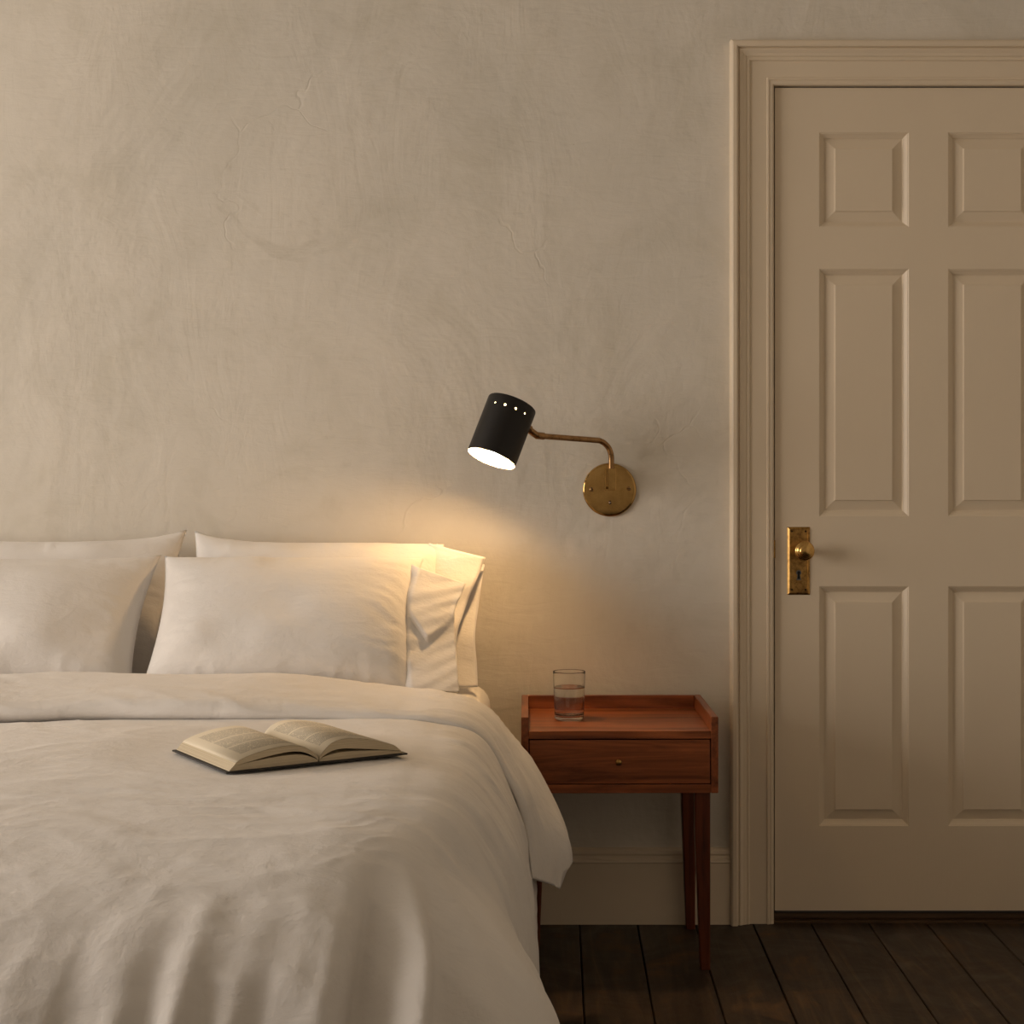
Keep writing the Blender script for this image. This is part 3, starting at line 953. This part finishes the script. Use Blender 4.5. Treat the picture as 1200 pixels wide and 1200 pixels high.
def ribbon(name, top, bot, mat, v0=0.0, v1=BH, uv=False, nseg=1):
    """closed slab between an upper and a lower profile [(u,w)], extruded along the spine"""
    vs_, fs = [], []
    loop = list(top) + list(reversed(bot))
    n = len(loop)
    for v in (v0, v1):
        vs_ += [(u, v, w) for (u, w) in loop]
    fs = [(i, (i + 1) % n, n + (i + 1) % n, n + i) for i in range(n)]
    k = len(top)
    for e in (0, n):
        for i in range(min(k, len(bot)) - 1):
            fs.append((e + i, e + i + 1, e + n - 2 - i, e + n - 1 - i))
    bm = bmesh.new(); me = bpy.data.meshes.new('t'); me.from_pydata(vs_, [], fs); bm.from_mesh(me); bpy.data.meshes.remove(me)
    return bm_obj(name, bm, mat, book)


def page_sheet(prof_, sgn, mat):
    n = len(prof_)
    vs_, fs = [], []
    for v in (0.0005, BH - 0.0005):
        vs_ += [(sgn * u, v, w) for (u, w) in prof_]
    fs = [(i, i + 1, n + i + 1, n + i) for i in range(n - 1)]
    if sgn < 0: fs = [tuple(reversed(f)) for f in fs]
    o = mesh_obj('page', vs_, fs, mat, book, True)
    uvl = o.data.uv_layers.new(name='UVMap')
    L = [0]
    for i in range(n - 1): L.append(L[-1] + math.hypot(prof_[i + 1][0] - prof_[i][0], prof_[i + 1][1] - prof_[i][1]))
    for lp in o.data.loops:
        i = lp.vertex_index % n; t = L[i] / L[-1]
        uvl.data[lp.index].uv = (t, lp.vertex_index // n)
    s = o.modifiers.new('thickness', 'SOLIDIFY'); s.thickness = 0.0003; s.offset = 1
    return o


def crv(pts, n=26):
    S, a, b = dense(pts, n)
    return list(zip(a.tolist(), b.tolist()))


for sgn in (-1, 1):
    if sgn < 0:
        topc = [(0.0015, 0.010), (0.010, 0.019), (0.028, 0.0300), (0.052, 0.0345), (0.085, 0.0325), (0.115, 0.0265), (0.136, 0.0200), (0.1445, 0.0150)]
        mid = [(0.0015, 0.007), (0.012, 0.0145), (0.030, 0.0225), (0.055, 0.0245), (0.085, 0.0215), (0.115, 0.0165), (0.138, 0.0125), (0.1495, 0.0095)]
        mid2 = [(0.0015, 0.0066), (0.012, 0.0120), (0.030, 0.0175), (0.055, 0.0190), (0.085, 0.0175), (0.115, 0.0150), (0.138, 0.0120), (0.1497, 0.0092)]
        bot = [(0.0015, 0.0035), (0.010, 0.0034), (0.03, 0.0033), (0.055, 0.0032), (0.085, 0.0032), (0.115, 0.0032), (0.14, 0.0032), (0.1555, 0.0032)]
    else:
        topc = [(0.0015, 0.010), (0.009, 0.021), (0.024, 0.0320), (0.046, 0.0365), (0.080, 0.0335), (0.110, 0.0265), (0.132, 0.0195), (0.1415, 0.0155)]
        mid = [(0.0015, 0.0070), (0.010, 0.0135), (0.028, 0.0200), (0.050, 0.0205), (0.085, 0.0165), (0.115, 0.0125), (0.138, 0.0095), (0.1515, 0.0070)]
        mid2 = [(0.0015, 0.0066), (0.010, 0.0105), (0.028, 0.0140), (0.050, 0.0150), (0.085, 0.0135), (0.115, 0.0110), (0.138, 0.0088), (0.1517, 0.0067)]
        bot = [(0.0015, 0.0035), (0.010, 0.0034), (0.03, 0.0033), (0.055, 0.0032), (0.085, 0.0032), (0.115, 0.0032), (0.14, 0.0032), (0.1555, 0.0032)]
    fl = lambda c: [(sgn * u, w) for u, w in crv(c)]
    ribbon('page_block', fl(topc), fl(mid), M['paper_edge'])
    ribbon('page_block', fl(mid2), fl(bot), M['paper_edge'], 0.0008, BH - 0.0008)
    page_sheet([(u, w + 0.0004) for u, w in crv(topc)], sgn, M['page'])
    bm = box_bm(min(sgn * 0.004, sgn * (BW + 0.004)), max(sgn * 0.004, sgn * (BW + 0.004)), -0.004, BH + 0.004, 0.0, 0.0030, 0.0010, 2)
    bm_obj('book_cover', bm, M['cover'], book)
box('spine', -0.0045, 0.0045, -0.004, BH + 0.004, 0.0004, 0.0034, M['cover'], book, bev=0.001)

# ------------------------------------------------------------------ nightstand
NS_W, NS_D = 0.4385, 0.362
ns = empty('nightstand', (0.1615, -0.209, 0.0), 0.013)
tag(ns, 'reddish walnut nightstand with raised tray edge, one drawer and tapered legs', 'nightstand')
hw, hd = NS_W / 2, NS_D / 2
T = 0.0165
ZB, ZT, ZTRAY = 0.396, 0.566, 0.5345
for s in (-1, 1):
    xa, xb = sorted((s * hw, s * (hw - T)))
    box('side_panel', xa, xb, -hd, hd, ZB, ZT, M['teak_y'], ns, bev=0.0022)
xi = hw - T
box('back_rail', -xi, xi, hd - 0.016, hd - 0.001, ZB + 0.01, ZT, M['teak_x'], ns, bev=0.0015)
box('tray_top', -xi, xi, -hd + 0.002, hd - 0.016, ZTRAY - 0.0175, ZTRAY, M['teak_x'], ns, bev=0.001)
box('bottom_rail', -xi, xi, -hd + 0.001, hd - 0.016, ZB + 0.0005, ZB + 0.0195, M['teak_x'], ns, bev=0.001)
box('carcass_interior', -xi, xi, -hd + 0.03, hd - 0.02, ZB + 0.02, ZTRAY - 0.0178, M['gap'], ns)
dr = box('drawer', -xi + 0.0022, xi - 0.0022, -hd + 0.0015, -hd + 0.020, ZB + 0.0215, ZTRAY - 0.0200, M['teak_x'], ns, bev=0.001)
kn = lathe('knob', [(0.0030, 0.0), (0.0030, 0.006), (0.0062, 0.009), (0.0072, 0.0125), (0.0060, 0.0155), (0.0, 0.0165)], M['brass_old'], dr, 24, 'Y')
kn.location = (-0.0035, -hd + 0.0015, (ZB + ZTRAY) / 2 + 0.0015)
for sx_ in (-1, 1):
    for sy_ in (-1, 1):
        bm = bmesh.new()
        out_x = sx_ * (hw - 0.0165); out_y = sy_ * (hd - 0.012)
        ringv = []
        for (z, w) in ((0.0, 0.0215), (0.004, 0.0225), (0.30, 0.034), (ZB, 0.0345)):
            x0, x1 = sorted((out_x, out_x - sx_ * w)); y0, y1 = sorted((out_y, out_y - sy_ * w))
            c = 0.003
            ringv.append([bm.verts.new(q) for q in ((x0 + c, y0, z), (x1 - c, y0, z), (x1, y0 + c, z), (x1, y1 - c, z), (x1 - c, y1, z), (x0 + c, y1, z), (x0, y1 - c, z), (x0, y0 + c, z))])
        for i in range(3):
            for k in range(8):
                bm.faces.new((ringv[i][k], ringv[i][(k + 1) % 8], ringv[i + 1][(k + 1) % 8], ringv[i + 1][k]))
        bm.faces.new(list(reversed(ringv[0]))); bm.faces.new(ringv[-1])
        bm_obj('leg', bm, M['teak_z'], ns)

# ------------------------------------------------------------------ glass of water
g = P(667, 842.5, -0.215)
gl = empty('water_glass', (g.x, -0.215, ZTRAY + 0.0006))
tag(gl, 'clear straight-sided drinking glass half full of water on the nightstand', 'glass')
lathe('glass_body', [(0.0, 0.0), (0.0315, 0.0), (0.0338, 0.0015), (0.0345, 0.005), (0.03465, 0.009), (0.0357, 0.040), (0.0378, 0.1060), (0.0380, 0.1102), (0.0376, 0.1115), (0.0370, 0.1112), (0.0366, 0.1103), (0.03645, 0.1060), (0.03398, 0.040), (0.0332, 0.0190), (0.0330, 0.0145), (0.0315, 0.0115), (0.0, 0.0110)],
      M['glass'], gl, 64)
wl = 0.0755
rw = 0.0330 + (0.0366 - 0.0330) * (wl - 0.014) / (0.110 - 0.014)
lathe('water', [(0.0, 0.0105), (0.0290, 0.0106), (0.0318, 0.0112), (0.0333, 0.0145), (0.0335, 0.0190), (0.0343, 0.040), (rw + 0.0002, wl - 0.003), (rw + 0.0003, wl), (rw - 0.0004, wl + 0.0002), (rw - 0.002, wl - 0.0005), (rw - 0.005, wl - 0.0007), (0.0, wl - 0.0007)], M['water'], gl, 64)

# ------------------------------------------------------------------ wall lamp
lamp = empty('wall_lamp', (P(714.5, 574, -0.01).x, 0.0, P(714.5, 574, -0.01).z))
tag(lamp, 'brass swing-arm wall lamp with tilted black cylinder shade, lit', 'wall lamp')
lo_ = Vector(lamp.location)
q = lambda px, py, y: P(px, py, y) - lo_
pl = lathe('wall_plate', [(0.0655, 0.0005), (0.0660, 0.003), (0.0655, 0.0062), (0.0640, 0.0078), (0.0615, 0.0085), (0.060, 0.0087), (0.0, 0.0098)], M['brass'], lamp, 72, 'Y')
for (a, b) in ((693, 573.5), (737, 572.5)):
    s = lathe('screw', [(0.0056, 0.0), (0.0054, 0.0030), (0.0036, 0.0045), (0.0, 0.0048)], M['screw'], pl, 20, 'Y'); s.location = q(a, b, -0.0095) ; s.location.y = -0.0092
    sl_ = box('screw_slot', s.location.x - 0.004, s.location.x + 0.004, -0.0146, -0.0138, s.location.z - 0.0005, s.location.z + 0.0005, M['hole'], pl)
    sl_.rotation_euler = (0, 0, 0)
sw = lathe('switch_button', [(0.0042, 0.0), (0.0042, 0.004), (0.0034, 0.005), (0.0034, 0.010), (0.0026, 0.0125), (0.0, 0.0135)], metal_mat('dark_nickel', (0.30, 0.24, 0.20), 0.15), pl, 20, 'Y')
c = q(714.8, 588.8, -0.012); sw.location = (c.x, -0.0100, c.z)
# bracket: two lugs with a gap and a back web
a = q(708.7, 549.3, -0.03); b = q(721.5, 574.4, -0.03)
bm = bmesh.new()
box_bm(a.x, a.x + 0.0030, -0.046, -0.0095, b.z, a.z, 0.0006, 1, bm)
box_bm(a.x + 0.0075, b.x, -0.046, -0.0095, b.z, a.z, 0.0008, 1, bm)
box_bm(a.x + 0.0028, a.x + 0.0077, -0.013, -0.0095, b.z, a.z, 0, 1, bm)
bm_obj('arm_bracket', bm, M['brass'], lamp)
ps = lathe('pivot_screw', [(0.0028, 0.0), (0.0028, 0.0015), (0.0, 0.0028)], M['brass_knob'], lamp, 16, 'Y'); ps.location = (a.x + 0.0058, -0.0215, b.z + 0.0055)
# arm: up out of the bracket, a bend, then along to the joint
ctrl = [(716.4, 552, -0.034), (716.4, 541, -0.034), (716.0, 533, -0.035), (713.5, 525.5, -0.036), (709.0, 520, -0.0410), (703.5, 516.8, -0.0485), (697, 515.8, -0.059), (672, 513.9, -0.102), (647, 512.0, -0.145), (632, 510.8, -0.172)]
cp = [q(*t) for t in ctrl]
path = []
for i in range(len(cp) - 1):
    p0 = cp[max(i - 1, 0)]; p1 = cp[i]; p2 = cp[i + 1]; p3 = cp[min(i + 2, len(cp) - 1)]
    for t in [k / 6 for k in range(6)]:
        path.append(0.5 * ((2 * p1) + (-p0 + p2) * t + (2 * p0 - 5 * p1 + 4 * p2 - p3) * t * t + (-p0 + 3 * p1 - 3 * p2 + p3) * t ** 3))
path.append(cp[-1])
bm_obj('arm', tube_bm(path, 0.0070, 18), M['brass_arm'], lamp, True)
bm_obj('arm_ferrule', tube_bm([q(637, 511.2, -0.163), q(629.0, 510.4, -0.176)], 0.0088, 18), M['brass_arm'], lamp)
SH_C = q(588.3, 505.0, -0.226)
SH_R, SH_L = 0.0587, 0.1427
img = Vector((-24.0, 0, -64.5)).normalized()
ax = (img * math.cos(math.radians(15.2)) + Vector((0, -1, 0)) * math.sin(math.radians(15.2))).normalized()   # from closed top to open mouth
e1 = Vector((0, -1, 0)); e1 = (e1 - ax * e1.dot(ax)).normalized(); e2 = ax.cross(e1)
mat_sh = Matrix((e1, e2, -ax)).transposed().to_4x4(); mat_sh.translation = SH_C      # local +Z points to the closed top
# joint from the ferrule to the shade
j0 = q(629.0, 510.4, -0.1760); jaxis = mat_sh.inverted() @ j0
hit = Vector((jaxis.x, jaxis.y, 0)).normalized() * (SH_R + 0.0005); hit.z = jaxis.z + 0.004
hitw = mat_sh @ hit
bm_obj('swivel_joint', tube_bm([j0, hitw], [0.0084, 0.0084], 16), M['brass_arm'], lamp)
bm_obj('joint_nut', tube_bm([hitw + (j0 - hitw) * 0.28, hitw + (j0 - hitw) * -0.04], 0.0108, 6), M['brass_arm'], lamp)
# shade with real vent holes: hole ring made of cells
NH = 14; PER = 4; SEG = NH * PER
zh, hc = SH_L / 2 - 0.0262, 0.0075     # hole row height, half cell height
hr = 0.0030
bm = bmesh.new()
rings = {}


def ring_at(z, r, dome=None):
    return [bm.verts.new((r * math.cos(2 * math.pi * k / SEG), r * math.sin(2 * math.pi * k / SEG), z)) for k in range(SEG)]


def strip(a, b):
    for k in range(SEG): bm.faces.new((a[k], a[(k + 1) % SEG], b[(k + 1) % SEG], b[k]))


low_z = [-SH_L / 2, -SH_L / 2 + 0.004, -SH_L / 4, 0.005, zh - hc]
prev = None
for z in low_z:
    r = ring_at(z, SH_R)
    if prev: strip(prev, r)
    prev = r
bot = prev
topr = ring_at(zh + hc, SH_R)
for h in range(NH):
    ks = [(h * PER + i) % SEG for i in range(PER + 1)]
    angc = 2 * math.pi * (h * PER + PER / 2) / SEG
    if h == 0: side0 = [bm.verts.new((SH_R * math.cos(0), SH_R * math.sin(0), zh))]; left = side0[0]
    a1 = 2 * math.pi * ((h + 1) * PER) / SEG
    right = side0[0] if h == NH - 1 else bm.verts.new((SH_R * math.cos(a1), SH_R * math.sin(a1), zh))
    outer = [bot[k] for k in ks] + [right] + [topr[k] for k in reversed(ks)] + [left]
    inner = []
    for v in outer:
        an = math.atan2(v.co.y, v.co.x) - angc
        an = (an + math.pi) % (2 * math.pi) - math.pi
        du, dv = an * SH_R, v.co.z - zh
        hq = hr if h in (0, 13) else hr * 0.75
        L_ = math.hypot(du, dv); du, dv = du / L_ * hq, dv / L_ * hq
        t = angc + du / SH_R
        inner.append(bm.verts.new((SH_R * math.cos(t), SH_R * math.sin(t), zh + dv)))
    n = len(outer)
    if h not in (0, 1, 6, 7, 12, 13): bm.faces.new(inner)      # holes only in the front and back groups
    for i in range(n): bm.faces.new((outer[i], outer[(i + 1) % n], inner[(i + 1) % n], inner[i]))
    left = right
prev = topr
for (dz, r) in ((SH_L / 2 - 0.0045, SH_R), (SH_L / 2 - 0.0018, SH_R - 0.0009), (SH_L / 2 - 0.0004, SH_R - 0.0028), (SH_L / 2, SH_R - 0.0055), (SH_L / 2, SH_R * 0.5)):
    r_ = ring_at(dz, r); strip(prev, r_); prev = r_
bm.faces.new(prev)
shade = bm_obj('lamp_shade', bm, M['black'], lamp)
shade.data.materials.append(M['white_in'])
for p_ in shade.data.polygons: p_.use_smooth = True
shade.matrix_local = mat_sh
so = shade.modifiers.new('wall', 'SOLIDIFY'); so.thickness = 0.0013; so.offset = -1; so.material_offset = 1; so.material_offset_rim = 0
es = shade.modifiers.new('split', 'EDGE_SPLIT'); es.split_angle = math.radians(50)
sk = lathe('bulb_socket', [(0.012, -0.0005), (0.012, SH_L / 2 - 0.002)], M['white_in'], lamp, 24); sk.matrix_local = mat_sh
bulb = lathe('light_bulb', [(0.0, -0.030), (0.010, -0.028), (0.018, -0.022), (0.0225, -0.012), (0.0225, -0.004), (0.018, 0.008), (0.012, 0.020), (0.0105, 0.030)], M['bulb'], lamp, 20)
bulb.matrix_local = mat_sh @ Matrix.Translation((0, 0, -0.032))
